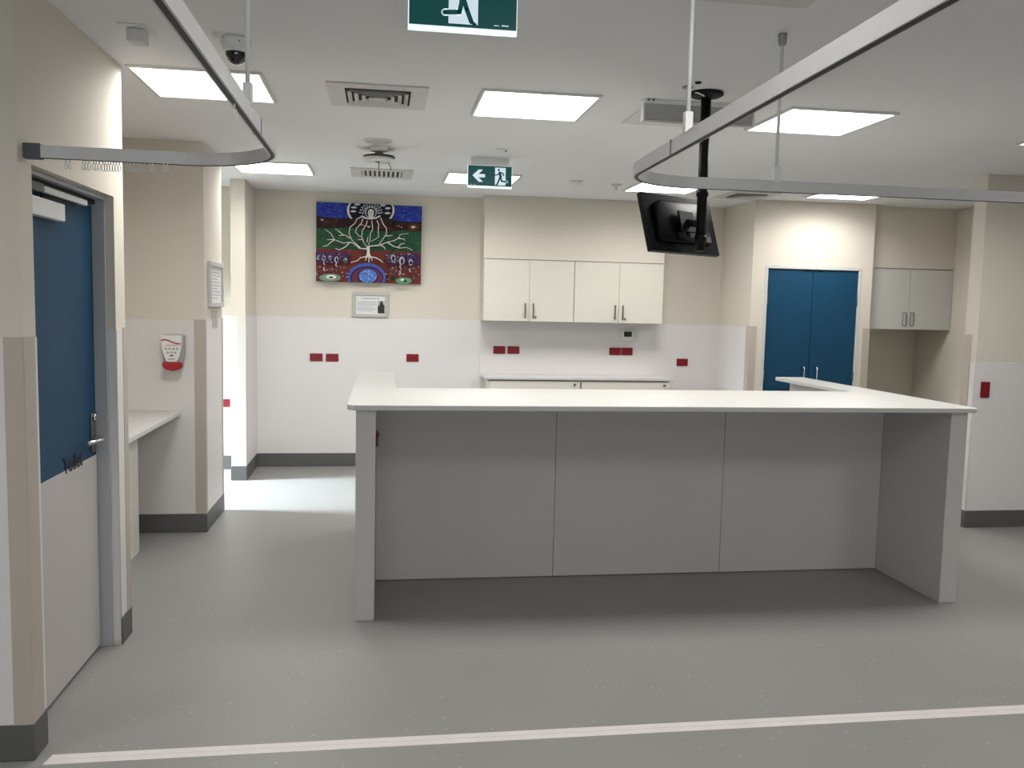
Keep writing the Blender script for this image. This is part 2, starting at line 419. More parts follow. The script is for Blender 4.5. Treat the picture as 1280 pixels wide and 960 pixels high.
# ------------------------------------------------------------------ nurse station desk
desk = thing('nurse_station_desk', (1.57, 4.9, 0), 'large U shaped white topped reception desk with grey laminate panels in mid room', 'desk')
ZT, TH = 1.125, 0.028
YF, YP = 4.434, 5.088
c0, c1, ci0, ci1 = -0.170, 3.305, 0.090, 3.075
cf, cb, cl, cr = 4.404, 5.33, 6.52, 6.48
out = [(c0+0.035, cf), (c1-0.015, cf), (c1, cf+0.015), (c1, cr), (ci1, cr), (ci1, cb), (ci0, cb), (ci0, cl), (c0, cl), (c0, cf+0.035)]
mb = MB().prism([(x, y, ZT-TH) for x, y in out], (0, 0, TH), M['top'])
ct = mb.build('countertop', desk)
bv = ct.modifiers.new('edge', 'BEVEL'); bv.width = 0.004; bv.segments = 2; bv.limit_method = 'ANGLE'
zu = ZT-TH
MB().box(-0.126, -0.027, YF, 6.42, 0, zu, M['lam'], 0.002, 1).build('side_panel', desk)
MB().box(3.159, 3.262, YF, 6.40, 0, zu, M['lam'], 0.002, 1).build('side_panel', desk)
px = [-0.0265, 1.041, 2.102, 3.1585]
for a, b in zip(px, px[1:]):
    MB().box(a+0.001, b-0.001, YP, YP+0.022, 0.004, zu-0.002, M['lam'], 0.0015, 1).build('front_panel', desk)
MB().box(-0.025, 3.157, YP+0.022, YP+0.034, 0, zu-0.001, M['lamdark']).build('backing_board', desk)
# work surface on the staff side
MB().box(-0.025, 3.157, YP+0.036, 5.80, 0.70, 0.73, M['top'], 0.003).build('work_surface', desk)

def outlet(name_label, c, axis='y', w=0.122, hgt=0.076, group='red power outlets', vert=False, cat='power outlet', n=(0, -1)):
    """red double outlet; c = centre on the wall, n = outward direction"""
    nx, ny = n
    o = thing('power_outlet', c, name_label, cat, group)
    ux, uy = (-ny, nx)                         # along the wall
    def bx(mb, u0, u1, z0, z1, d0, d1, m, bev):
        if vert: u0, u1, z0, z1 = z0, z1, u0, u1
        xs = sorted((c[0]+ux*u0+nx*d0, c[0]+ux*u1+nx*d1)); ys = sorted((c[1]+uy*u0+ny*d0, c[1]+uy*u1+ny*d1))
        mb.box(xs[0], xs[1], ys[0], ys[1], c[2]+z0, c[2]+z1, m, bev)
    mb = MB(); bx(mb, -w/2, w/2, -hgt/2, hgt/2, 0, 0.011, M['red'], 0.004)
    for s in (-1, 1):                          # pin slots of the two sockets
        for du, dz in ((-0.009, 0.004), (0.009, 0.004), (0, -0.012)):
            bx(mb, s*w*0.25+du-0.0015, s*w*0.25+du+0.0015, dz-0.005, dz+0.005, 0.0108, 0.0114, M['reddark'], 0)
    mb.build('plate', o)
    for s in (-1, 1):
        k = MB(); bx(k, s*w*0.25-0.008, s*w*0.25+0.008, hgt*0.22, hgt*0.42, 0.0112, 0.0155, M['reddark'], 0.002); k.build('switch', o)
    return o
outlet('red outlet on the inner face of the left desk leg', (-0.0265, 4.80, 0.895), n=(1, 0), group='red power outlets')

# ------------------------------------------------------------------ wall cupboards
def door_handle(mb, x, y, z0, z1, r=0.006, out=0.028):
    mb.tube([(x, y, z1), (x, y-out, z1), (x, y-out, z0), (x, y, z0)], r, M['satin'], 8)
def wall_cabinet(x0, x1, y0, y1, z0, z1, label, body_m, handle='bar', lock=False, end=False):
    o = thing('wall_cabinet', ((x0+x1)/2, y1, z0), label, 'cupboard', 'wall cupboards')
    t = 0.017
    mb = MB()
    mb.box(x0, x0+t, y0, y1, z0, z1, M[body_m], 0.001, 1).box(x1-t, x1, y0, y1, z0, z1, M[body_m], 0.001, 1)
    mb.box(x0+t, x1-t, y0+0.002, y1, z0, z0+t, M[body_m]).box(x0+t, x1-t, y0+0.002, y1, z1-t, z1, M[body_m])
    mb.box(x0+t, x1-t, y1-t, y1, z0+t, z1-t, M[body_m])
    mb.box(x0+t, x1-t, y0+0.004, y0+0.010, z0+t, z1-t, M['gap'])
    mb.build('body', o)
    m = (x0+x1)/2; g = 0.0025
    for i, (a, b) in enumerate(((x0+g, m-g/2), (m+g/2, x1-g))):
        dr = MB().box(a, b, y0-0.018, y0-0.001, z0+0.002, z1-0.006, M[body_m], 0.001, 1).build('cabinet_door', o)
        hx = (m-0.040) if i == 0 else (m+0.040)
        k = MB(); ya = y0-0.018
        if handle == 'bar':
            k.box(hx-0.007, hx+0.007, ya-0.028, ya-0.020, z0+0.035, z0+0.180, M['satin'], 0.003)
            k.box(hx-0.005, hx+0.005, ya-0.022, ya, z0+0.045, z0+0.057, M['satin']).box(hx-0.005, hx+0.005, ya-0.022, ya, z0+0.158, z0+0.170, M['satin'])
        else:
            w = 0.020
            k.tube([(hx-w, ya-0.004, z0+0.165), (hx-w, ya-0.004, z0+0.050), (hx-w+0.008, ya-0.004, z0+0.042), (hx+w-0.008, ya-0.004, z0+0.042), (hx+w, ya-0.004, z0+0.050),
                    (hx+w, ya-0.004, z0+0.165), (hx+w-0.008, ya-0.004, z0+0.173), (hx-w+0.008, ya-0.004, z0+0.173), (hx-w, ya-0.004, z0+0.165)], 0.0055, M['grey'], 8)
        k.build('handle', dr)
        if lock and i == 1:
            MB().tube([(hx+0.026, ya, z0+0.045), (hx+0.026, ya-0.012, z0+0.045)], 0.010, M['satin']).build('lock', dr)
    return o
wall_cabinet(0.976, 1.876, 8.50, YB-0.010, 1.487, 2.090, 'left double cream wall cupboard over the back bench, next to the painting', 'cab', lock=True)
wall_cabinet(1.878, 2.790, 8.50, YB-0.010, 1.487, 2.090, 'right double cream wall cupboard over the back bench, behind the television', 'cab', lock=True)
wall_cabinet(4.775, 5.720, 8.16, YB-0.05, 1.487, 2.096, 'pale grey double cupboard in the bay right of the blue closet doors', 'cabwhite', handle='loop')

# back bench: two base cabinets with a worktop
def base_cabinet(x0, x1, label):
    y0, y1, z1 = 8.43, YB-0.012, 0.918
    o = thing('base_cabinet', ((x0+x1)/2, (y0+y1)/2, 0), label, 'cupboard', 'base cupboards under the back bench')
    MB().box(x0, x1, y0, y1, 0.10, z1, M['cab'], 0.001, 1).box(x0+0.012, x1-0.012, y0-0.0015, y0+0.002, 0.11, z1-0.008, M['gap']).build('body', o)
    MB().box(x0+0.005, x1-0.005, y0+0.05, y1, 0, 0.10, M['base']).build('plinth', o)
    dr = MB().box(x0+0.014, x1-0.003, y0-0.02, y0-0.002, 0.72, z1-0.012, M['cab'], 0.001, 1).build('drawer', o)
    MB().tube([(x1-0.055, y0-0.02, 0.872), (x1-0.055, y0-0.032, 0.872)], 0.012, M['satin']).build('lock', dr)
    m = (x0+x1)/2
    for a, b, hx in ((x0+0.014, m-0.001, m-0.04), (m+0.001, x1-0.003, m+0.04)):
        c = MB().box(a, b, y0-0.02, y0-0.002, 0.105, 0.716, M['cab'], 0.001, 1).build('cabinet_door', o)
        k = MB(); door_handle(k, hx, y0-0.02, 0.52, 0.65); k.build('handle', c)
base_cabinet(1.028, 1.946, 'left cream base cupboard under the back bench')
base_cabinet(1.948, 2.868, 'right cream base cupboard under the back bench')
tag(MB().box(0.992, 2.905, 8.395, YB-0.010, 0.918, 0.95, M['top'], 0.006, 3).build('worktop'), 'white worktop of the back bench below the wall cupboards', 'worktop')

# ------------------------------------------------------------------ writing alcove shelf
sh = thing('alcove_shelf', (-1.7, 5.3, 0), 'white writing bench in the alcove beyond the toilet door', 'bench')
MB().box(-2.0, -1.378, 4.372, 6.278, 0.828, 0.862, M['top'], 0.006, 3).build('bench_top', sh)
MB().box(-1.998, -1.535, 5.05, 5.80, 0, 0.828, M['cab'], 0.003, 1).build('pedestal', sh)

# ------------------------------------------------------------------ painting and plaque on the back wall
PW, PH = 1.018, 0.762
pc = Vector((-0.131, YB-0.032, 2.214))
roll = R(0.25)
def C(*rgb): return tuple(0.80*(c/255)**2.2 for c in rgb)
pm = {k: mat('paint_'+k, C(*v), 0.6, spec=0.3) for k, v in dict(
    sky=(46, 62, 170), skydark=(20, 22, 80), brown=(52, 28, 26), brownred=(92, 44, 34), green=(44, 92, 62), greendark=(24, 52, 36), rust=(118, 52, 44),
    purple=(70, 40, 92), white=(236, 232, 228), black=(14, 12, 18), ring=(66, 92, 180), lake=(84, 128, 214), pale=(190, 190, 215),
    mint=(96, 156, 118), teal=(120, 150, 128), plum=(110, 44, 60)).items()}
art = thing('painting', pc, 'unframed painting of a white tree under a moonlike figure, on the back wall', 'painting')
mb = MB(); Lz = [0.0]
def P(cx, cy, lay):
    u = (cx-48)/1100.0
    top = 62+43*u; bot = 882+30*u
    v = (cy-top)/(bot-top)
    return Vector((-PW/2+u*PW, -0.0012-lay*0.00035, PH/2-v*PH))+pc
lay = 0
def shape(pts, m):
    global lay; lay += 1
    mb.poly([P(min(max(x, 49), 1147), min(max(y, 62+43*(x-48)/1100), 882+30*(x-48)/1100), lay*0.25) for x, y in pts], pm[m])
def stroke(pts, w, m, w1=None):
    global lay; lay += 1
    n = len(pts); w1 = w if w1 is None else w1
    pts = [(min(max(x, 54), 1142), min(max(y, 68+43*(x-48)/1100), 876+30*(x-48)/1100)) for x, y in pts]
    L = []; Rr = []
    for i, (x, y) in enumerate(pts):
        a = pts[max(i-1, 0)]; b = pts[min(i+1, n-1)]
        dx, dy = b[0]-a[0], b[1]-a[1]; q = math.hypot(dx, dy) or 1
        ww = (w+(w1-w)*i/max(n-1, 1))/2
        L.append((x-dy/q*ww, y+dx/q*ww)); Rr.append((x+dy/q*ww, y-dx/q*ww))
    for i in range(n-1):
        mb.poly([P(*L[i], lay*0.25), P(*L[i+1], lay*0.25), P(*Rr[i+1], lay*0.25), P(*Rr[i], lay*0.25)], pm[m])
def blob(x, y, rx, ry, m, n=20, a0=0, a1=360):
    shape([(x+rx*math.cos(R(a0+(a1-a0)*k/n)), y+ry*math.sin(R(a0+(a1-a0)*k/n))) for k in range(n if a1-a0 == 360 else n+1)], m)
mb.box(pc.x-PW/2, pc.x+PW/2, pc.y, pc.y+0.030, pc.z-PH/2, pc.z+PH/2, pm['brown'])
def band(top, bot, m):
    xs = [48+1100*i/24 for i in range(25)]
    for a, b in zip(xs, xs[1:]):
        f = lambda g, x: g(x)
        mb.poly([P(a, top(a), 0.3), P(b, top(b), 0.3), P(b, bot(b), 0.3), P(a, bot(a), 0.3)], pm[m])
s = lambda x: (x-48)/1100
e0 = lambda x: 62+43*s(x)
e1 = lambda x: 205+55*s(x)+14*math.sin(s(x)*9)
e2 = lambda x: 322+50*s(x)+12*math.sin(s(x)*11+1)
e3 = lambda x: 540+40*s(x)
e4 = lambda x: 882+30*s(x)
band(e0, e1, 'sky'); band(e1, e2, 'brown'); band(e2, e3, 'green'); band(e3, e4, 'rust')
rng = random.Random(2)
for k in range(210):                                        # short sky strokes
    x = rng.uniform(56, 1120); y0 = e0(x)+6; y = rng.uniform(y0, e1(x)-8); w = rng.uniform(14, 34)
    if 360 < x < 860: continue
    stroke([(x, y), (x+w/2, y+rng.uniform(-4, 4)), (x+w, y+1)], 6, rng.choice(['skydark', 'ring', 'lake', 'lake']))
for k in range(260):                                        # green field strokes
    x = rng.uniform(56, 1110); y = rng.uniform(e2(x)+8, e3(x)-8); w = rng.uniform(14, 40)
    stroke([(x, y), (x+w/2, y+rng.uniform(-4, 4)), (x+w, y+2)], 5, rng.choice(['greendark', 'greendark', 'mint' if rng.random() < .3 else 'greendark']))
for k in range(16):
    x = rng.uniform(70, 1110); blob(x, rng.uniform(e1(x)+15, e2(x)-15), rng.uniform(14, 50), rng.uniform(5, 14), 'brownred', 12)
for x, y, r in ((110, 250, 9), (412, 280, 7), (590, 323, 8), (905, 310, 5), (935, 325, 5), (1058, 322, 14)): 
    if r > 10: blob(x, y, 62, 40, 'brownred'); blob(x, y, 40, 24, 'rust')
    blob(x, y, r*1.6, r*0.8, 'white', 10)
# moon arch with the figure
shape([(612+248*math.cos(R(a)), 150+165*math.sin(R(a))) for a in range(0, 361, 12)][:-1], 'white')
shape([(612+226*math.cos(R(a)), 148+165*math.sin(R(a))) for a in range(0, 361, 12)][:-1], 'black')
band2 = [(385+455*i/16) for i in range(17)]
shape([(x, 232-8*math.cos((x-612)/90)) for x in band2]+[(x, e2(x)-40) for x in reversed(band2)], 'brown')
for x, y in ((435, 122), (430, 162), (788, 130), (785, 180), (470, 90), (735, 100)): blob(x, y, 32, 12, 'pale', 12); blob(x, y, 18, 6, 'white', 10)
for rr_, n_ in ((125, 11), (95, 9)):
    for k in range(n_+1):
        a = R(188+164*k/n_); stroke([(612+(rr_-24)*math.cos(a), 190+(rr_-24)*math.sin(a)*0.95), (612+rr_*math.cos(a), 190+rr_*math.sin(a)*0.95)], 13, 'pale')
blob(612, 172, 62, 62, 'pale'); blob(612, 176, 50, 54, 'black')
blob(612, 178, 32, 40, 'white'); shape([(590, 196), (636, 196), (640, 236), (586, 236)], 'white')
for x in (600, 625): blob(x, 172, 8, 4, 'black', 8)
stroke([(612, 178), (611, 196)], 5, 'pale')
stroke([(515, 210), (560, 232), (612, 238), (664, 230), (712, 208)], 16, 'white')
# tree: six streams, trunk, branches, roots
for pts in ([(520, 216), (470, 240), (448, 285), (398, 325), (388, 390), (420, 460), (490, 520), (520, 548)],
            [(530, 238), (512, 290), (465, 335), (455, 375), (490, 412), (520, 425), (535, 470)],
            [(575, 258), (566, 300), (525, 360), (520, 420), (545, 490), (580, 530)],
            [(622, 258), (634, 340), (610, 390), (606, 450), (590, 510)],
            [(676, 255), (696, 300), (690, 370), (696, 425), (660, 450), (612, 470)],
            [(715, 230), (740, 290), (778, 340), (775, 395), (740, 450), (690, 515), (620, 520)],
            [(575, 548), (510, 545), (470, 505), (400, 480), (330, 490), (240, 455), (200, 390), (140, 348)],
            [(240, 455), (190, 490), (170, 515), (118, 524)], [(400, 480), (350, 530), (290, 560), (250, 545)], [(230, 452), (160, 455)],
            [(400, 440), (350, 408), (280, 412)], [(330, 408), (290, 372), (248, 345)],
            [(600, 520), (700, 512), (790, 478), (860, 462), (910, 430), (920, 400), (1010, 388)], [(900, 438), (960, 445), (975, 462)],
            [(790, 480), (850, 520), (920, 540), (990, 532), (1056, 562)], [(900, 530), (935, 495), (970, 488)], [(720, 512), (750, 525), (768, 548)],
            [(770, 415), (840, 410)], [(520, 450), (478, 456)], [(500, 545), (470, 518), (445, 512)], [(575, 480), (585, 425)]):
    stroke(pts, 10, 'white', 5)
shape([(572, 520), (604, 520), (606, 590), (622, 632), (566, 632), (576, 590)], 'white')
for pts in ([(572, 628), (510, 640), (480, 670), (410, 690)], [(612, 630), (670, 640), (710, 660), (745, 690)], [(575, 630), (560, 668)], [(596, 632), (598, 690)], [(612, 632), (635, 672)]):
    stroke(pts, 11, 'white', 6)
# waterhole
blob(576, 845, 200, 150, 'ring', 28); blob(578, 850, 172, 122, 'skydark', 28); blob(580, 852, 160, 112, 'plum', 28); blob(588, 835, 108, 84, 'skydark', 24); blob(590, 830, 96, 72, 'lake', 24)
for k in range(50):
    a = rng.uniform(0, 6.28); q = rng.random()**.5; blob(590+90*q*math.cos(a), 830+62*q*math.sin(a), 5, 4, rng.choice(['white', 'ring', 'pale']), 6)
for k in range(22):
    a = R(360*k/22); blob(576+186*math.cos(a), 845+136*math.sin(a), 7, 7, 'lake', 6)
# seated rounded shapes left and right
for x in (70, 130, 185, 262, 350): blob(x, 635+rng.uniform(-8, 12), 42, 62, 'purple', 14)
for x in (835, 935, 1040, 1095): blob(x, 650+rng.uniform(-6, 12), 48, 66, 'purple', 14)
for x, y, r in ((80, 640, 16), (130, 645, 20), (195, 640, 15), (262, 660, 22), (352, 668, 18), (850, 645, 28), (942, 672, 30), (1036, 686, 24)):
    blob(x, y, r, r*1.5, 'pale', 12); blob(x+3, y+4, r*0.5, r*0.9, 'black', 10)
for k in range(300):
    x = rng.choice([rng.uniform(56, 390), rng.uniform(760, 1130)]); y = rng.uniform(600, 870)
    blob(x, y, rng.uniform(4, 9), rng.uniform(4, 9), rng.choice(['plum', 'black', 'black', 'pale', 'purple', 'brown', 'plum', 'mint']), 6)
for x, y in ((140, 700), (140, 760), (265, 715), (930, 735), (1030, 770), (930, 790)): stroke([(x, y-20), (x-10, y), (x+6, y+18)], 8, 'white'); 
blob(200, 848, 112, 40, 'teal', 16); blob(210, 842, 52, 22, 'white', 12); blob(210, 846, 26, 10, 'greendark', 10); blob(110, 850, 20, 14, 'mint', 10)
blob(965, 878, 84, 32, 'mint', 16); blob(950, 868, 20, 14, 'white', 10); blob(980, 882, 18, 12, 'greendark', 10); blob(850, 850, 22, 30, 'greendark', 10)
o = mb.build('canvas', art)
art.rotation_euler = (0, roll, 0)

pq = thing('framed_plaque', (-0.112, YB, 1.615), 'small silver framed notice with a dark photo, under the painting', 'framed notice')
x0, x1, z0, z1 = -0.286, 0.061, 1.492, 1.736
mb = MB(); t = 0.030
for a in ((x0, x1, z1-t, z1), (x0, x1, z0, z0+t), (x0, x0+t, z0+t, z1-t), (x1-t, x1, z0+t, z1-t)): mb.box(a[0], a[1], YB-0.022, YB, a[2], a[3], M['pframe'], 0.004)
mb.build('frame', pq)
mb = MB().box(x0+t, x1-t, YB-0.010, YB-0.002, z0+t, z1-t, M['paper'])
def bar(a, b, z, h=0.0045, m='ink', y=0.0105): mb.box(a, b, YB-y, YB-0.010, z, z+h, M[m])
bar(x0+0.085, x1-0.09, z1-0.062, 0.008)
for i, z in enumerate((0.092, 0.104, 0.116, 0.128, 0.146, 0.158, 0.170, 0.182)): bar(x0+0.045, x1-(0.115 if i not in (4, 7) else 0.15), z1-z)
bar(x1-0.105, x1-0.037, z0+0.040, 0.125, 'photol', 0.0106)
yy = YB-0.0112
mb.poly([(x1-0.104, yy, z0+0.041), (x1-0.038, yy, z0+0.041), (x1-0.038, yy, z0+0.120), (x1-0.050, yy, z0+0.128), (x1-0.060, yy, z0+0.158), (x1-0.070, yy, z0+0.162), (x1-0.080, yy, z0+0.150), (x1-0.088, yy, z0+0.118), (x1-0.104, yy, z0+0.112)], M['photo'])
mb.build('printed_sheet', pq)

# framed notice + label strip on the left alcove block
fn = thing('framed_notice', (BX, 6.66, 1.75), 'tall silver framed notice on the narrow wall left of the bright opening', 'framed notice')
mb = MB(); y0, y1, z0, z1, t = 6.41, 6.91, 1.58, 1.905, 0.035
for a in ((y0, y1, z1-t, z1), (y0, y1, z0, z0+t), (y0, y0+t, z0+t, z1-t), (y1-t, y1, z0+t, z1-t)): mb.box(BX, BX+0.024, a[0], a[1], a[2], a[3], M['alu'], 0.004)
mb.build('frame', fn)
mb = MB().box(BX+0.001, BX+0.010, y0+t, y1-t, z0+t, z1-t, M['paper'])
for k in range(9): mb.box(BX+0.010, BX+0.0105, y0+0.09, y1-0.09-(0.1 if k % 3 == 2 else 0), z1-0.08-k*0.023, z1-0.074-k*0.023, M['ink'])
mb.build('printed_sheet', fn)
mb = MB().box(BX, BX+0.005, 6.53, 6.745, 1.425, 1.568, M['pframe'], 0.001, 1)
for k in range(8): mb.box(BX+0.005, BX+0.0055, 6.55, 6.725-(0.03 if k % 2 else 0), 1.44+k*0.015, 1.447+k*0.015, M['ink'])
tag(mb.build('label_strip'), 'small grey printed strip just below the tall framed notice', 'label')

# ------------------------------------------------------------------ outlets
g = 'red power outlets'
for x, z, l in ((-0.638, 1.089, 'first red outlet from the left on the back wall, under the painting'),
                (-0.484, 1.088, 'second red outlet from the left on the back wall, under the painting'),
                (0.305, 1.096, 'single red outlet on the back wall right of the painting, left of the bench')):
    outlet(l, (x, YB-S, z))
for x, z, l in ((1.180, 1.188, 'left one of the two red outlets under the left wall cupboard'),
                (1.325, 1.189, 'right one of the two red outlets under the left wall cupboard'),
                (2.388, 1.192, 'left one of the two red outlets below the small thermostat'),
                (2.516, 1.192, 'right one of the two red outlets below the small thermostat')):
    outlet(l, (x, YB-0.010, z))
outlet('red outlet on the back wall right of the bench, near the blue closet doors', (3.12, YB-S, 1.087))
outlet('red outlet low on the bright passage wall at far left', (-1.50, 8.66-S, 0.645))
outlet('upright red outlet on the white right wall beyond the desk', (4.58, 6.062-S, 1.078), vert=True)

th = thing('thermostat', (2.515, YB-0.010, 1.356), 'small white wall controller with a dark display, under the wall cupboards', 'thermostat')
MB().box(2.455, 2.575, YB-0.034, YB-0.010, 1.303, 1.409, M['white'], 0.005).build('case', th)
MB().box(2.473, 2.557, YB-0.0355, YB-0.033, 1.345, 1.399, M['lcd'], 0.001, 1).build('display', th)

# ------------------------------------------------------------------ hand rub dispenser
hd = thing('hand_rub_dispenser', (-1.42, 6.284-S, 1.27), 'white hand rub dispenser with a red lever on the alcove wall', 'dispenser')
yw = 6.284-S
def taper(w0, w1, z0, z1, y0, y1, m, bev=0.0):
    pass
mb = MB()
cx = -1.408
mb.prism([(cx-0.072, yw, 1.388), (cx+0.072, yw, 1.388), (cx+0.070, yw, 1.26), (cx+0.055, yw, 1.165), (cx-0.055, yw, 1.165), (cx-0.070, yw, 1.26)], (0, -0.06, 0), M['grey'])
b = mb.build('back_housing', hd); bv = b.modifiers.new('edge', 'BEVEL'); bv.width = 0.012; bv.segments = 3
b['label'] = 'grey housing'
mb = MB()
prof = [(0.066, 1.386), (0.066, 1.345), (0.062, 1.30), (0.052, 1.255), (0.038, 1.218), (0.028, 1.205)]
pts = [(cx-0.006-w, yw-0.058, z) for w, z in prof]+[(cx-0.006+w, yw-0.058, z) for w, z in reversed(prof)]
mb.prism(pts, (0, -0.022, 0), M['white'])
yf = yw-0.0808
sw = [(-0.066, 1.350), (-0.045, 1.357), (-0.02, 1.352), (0.01, 1.338), (0.035, 1.330), (0.060, 1.329)]
mb.prism([(cx-0.006+a, yf, z+0.004) for a, z in sw]+[(cx-0.006+a, yf, z-0.005) for a, z in reversed(sw)], (0, -0.0008, 0), M['redlever'])
mb.box(cx-0.045, cx+0.035, yf-0.0006, yf, 1.316, 1.319, M['redlever'])
for r_, (n_, z) in enumerate(((4, 1.294), (3, 1.268))):
    for k in range(n_):
        xx = cx-0.006+(k-(n_-1)/2)*0.024
        mb.box(xx-0.007, xx+0.007, yf-0.0006, yf, z-0.007, z+0.007, M['ink'])
mb.box(cx-0.018, cx+0.006, yf-0.0006, yf, 1.243, 1.252, M['cord']); mb.box(cx-0.028, cx+0.016, yf-0.0006, yf, 1.219, 1.228, M['ink'])
mb.build('front_cover', hd)
mb = MB()
pts = [(cx-0.064, 1.203), (cx+0.064, 1.203), (cx+0.066, 1.175), (cx+0.045, 1.152), (cx, 1.143), (cx-0.045, 1.152), (cx-0.066, 1.175)]
mb.prism([(a, yw-0.056, z) for a, z in pts], (0, -0.038, 0), M['redlever'])
b = mb.build('lever', hd); b['label'] = 'red push lever'; bv = b.modifiers.new('edge', 'BEVEL'); bv.width = 0.008; bv.segments = 3

LAMP_W = 10.5
def area(name, loc, rot, sx, sy, power, col, spread=180):
    l = bpy.data.lights.new(name, 'AREA'); l.shape = 'RECTANGLE'; l.size = sx; l.size_y = sy; l.energy = power; l.color = col; l.spread = R(spread)
    o = bpy.data.objects.new(name, l); COL.objects.link(o); o.location = loc; o.rotation_euler = rot; return o

# ------------------------------------------------------------------ ceiling panel lights
def panel_light(x, y, label):
    o = thing('ceiling_light', (x, y, ZC), label, 'ceiling light', 'square ceiling light panels')
    a, b = 0.305, 0.288
    mb = MB(); z0, z1 = ZC-0.012, ZC
    mb.box(x-a, x+a, y-a, y-b, z0, z1, M['white'], 0.002, 1).box(x-a, x+a, y+b, y+a, z0, z1, M['white'], 0.002, 1)
    mb.box(x-a, x-b, y-b, y+b, z0, z1, M['ventw']).box(x+b, x+a, y-b, y+b, z0, z1, M['ventw'])
    mb.build('frame', o)
    MB().box(x-b, x+b, y-b, y+b, ZC-0.008, ZC-0.001, M['lamp']).build('diffuser', o)
    l = area('panel_lamp', (x, y, ZC-0.0135), (0, 0, 0), 2*b, 2*b, LAMP_W, (1.0, 0.975, 0.945), 158)
    l.visible_camera = False
for x, y, l in ((-0.872, 4.63, 'lit square ceiling panel behind the left curtain track and dome camera'),
                (0.782, 4.68, 'lit square ceiling panel between the near air vent and the air deflector'),
                (2.395, 4.68, 'lit square ceiling panel right of the television pole'),
                (4.14, 4.66, 'lit square ceiling panel at the right picture edge'),
                (-0.872, 7.33, 'lit square ceiling panel by the left opening, beyond the left curtain track'),
                (0.815, 7.44, 'lit square ceiling panel behind the green exit sign with the arrow'),
                (2.44, 7.47, 'lit square ceiling panel just above the television'),
                (4.14, 7.39, 'lit square ceiling panel in front of the blue closet doors')):
    panel_light(x, y, l)

for x, y, l in ((-2.52, 1.9, 'added unseen light panel over the left bay behind the camera'),  # unseen panels added to brighten the near floor
                (0.80, 1.5, 'added light panel above the camera, out of the picture'),
                (4.14, 1.9, 'added light panel over the right bay, out of the picture'),
                (2.40, -0.85, 'added unseen light panel near the rear window, right'),
                (-0.87, -0.85, 'added unseen light panel near the rear window, left')):
    panel_light(x, y, l)

# ------------------------------------------------------------------ ceiling air vents
def vent(x, y, label, a=0.25, louvre=True):
    o = thing('air_vent', (x, y, ZC), label, 'air vent', 'square ceiling air vents')
    mb = MB(); i = a*0.66; z0 = ZC-0.008
    mb.box(x-a, x+a, y-a, y-i, z0, ZC, M['ventw'], 0.002, 1).box(x-a, x+a, y+i, y+a, z0, ZC, M['ventw'], 0.002, 1)
    mb.box(x-a, x-i, y-i, y+i, z0, ZC, M['ventw']).box(x+i, x+a, y-i, y+i, z0, ZC, M['ventw'])
    mb.build('frame', o)
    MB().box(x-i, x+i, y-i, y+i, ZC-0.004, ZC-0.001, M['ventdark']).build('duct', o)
    if louvre:
        for k, q in enumerate((0.92, 0.72, 0.50, 0.28)):          # nested square deflector rings, each sloping inwards
            mb = MB(); ro = i*q; ri = ro-i*0.11
            zo, zi = ZC-0.022, ZC-0.005
            for s in range(4):
                c, n = math.cos(s*math.pi/2), math.sin(s*math.pi/2)
                T = lambda u, v, z: (x+u*c-v*n, y+u*n+v*c, z)
                mb.prism([T(-ro, -ro, zo), T(ro, -ro, zo), T(ri, -ri, zi), T(-ri, -ri, zi)], (0, 0, 0.0015), M['ventw'])
            mb.build('louvre', o)
        r = i*0.16
        MB().box(x-r, x+r, y-r, y+r, ZC-0.02, ZC-0.017, M['ventw'], 0.001, 1).build('core', o)
    else:
        for k in range(9):
            xx = x-i*0.9+k*i*1.8/8
            MB().prism([(xx-0.012, y-i, ZC-0.010), (xx-0.009, y-i, ZC-0.010), (xx+0.012, y-i, ZC-0.003), (xx+0.009, y-i, ZC-0.003)], (0, 2*i, 0), M['ventw']).build('louvre', o)
vent(-0.030, 4.67, 'square white ceiling vent left of the central light panel, nearest to the front exit sign')
vent(-0.012, 7.39, 'square ceiling vent beyond the hanging disc bracket, near the painting', louvre=False)
vent(3.31, 7.75, 'thin looking far ceiling vent right of the television, before the closet wall', a=0.23)
vent(1.20, 2.72, 'square ceiling vent cut off by the top edge, right of the rod', a=0.25)
# vent with a hanging air deflector by the television pole
vd = thing('air_deflector', (1.62, 4.6, ZC), 'grey air deflector sheet hung under the ceiling vent behind the television pole', 'air deflector')
ya, yb_, za, zb_ = 4.40, 4.435, 2.682, 2.597
MB().prism([(1.318, ya, za), (1.900, ya, za), (1.905, yb_, zb_), (1.318, yb_, zb_)], (0, 0.005, 0), M['deflect']).build('sheet', vd)
MB().box(1.308, 1.910, ya-0.012, ya+0.012, za-0.002, ZC, M['white'], 0.003).build('top_rail', vd)
MB().box(1.308, 1.915, yb_-0.006, yb_+0.010, zb_-0.006, zb_+0.006, M['white'], 0.002).build('bottom_rail', vd)
for x in (1.308, 1.900):
    MB().box(x, x+0.010, ya+0.012, yb_+0.02, zb_, ZC, M['white'], 0.001, 1).build('bracket', vd)
    for q in (0.02, 0.045):
        MB().tube([(x+(q if x < 1.5 else -q), ya-0.012, ZC-0.006), (x+(q if x < 1.5 else -q), ya-0.018, ZC-0.006)], 0.006, M['endcap']).build('screw', vd)
vent(1.60, 4.73, 'square ceiling vent half hidden behind the grey air deflector sheet', louvre=False)

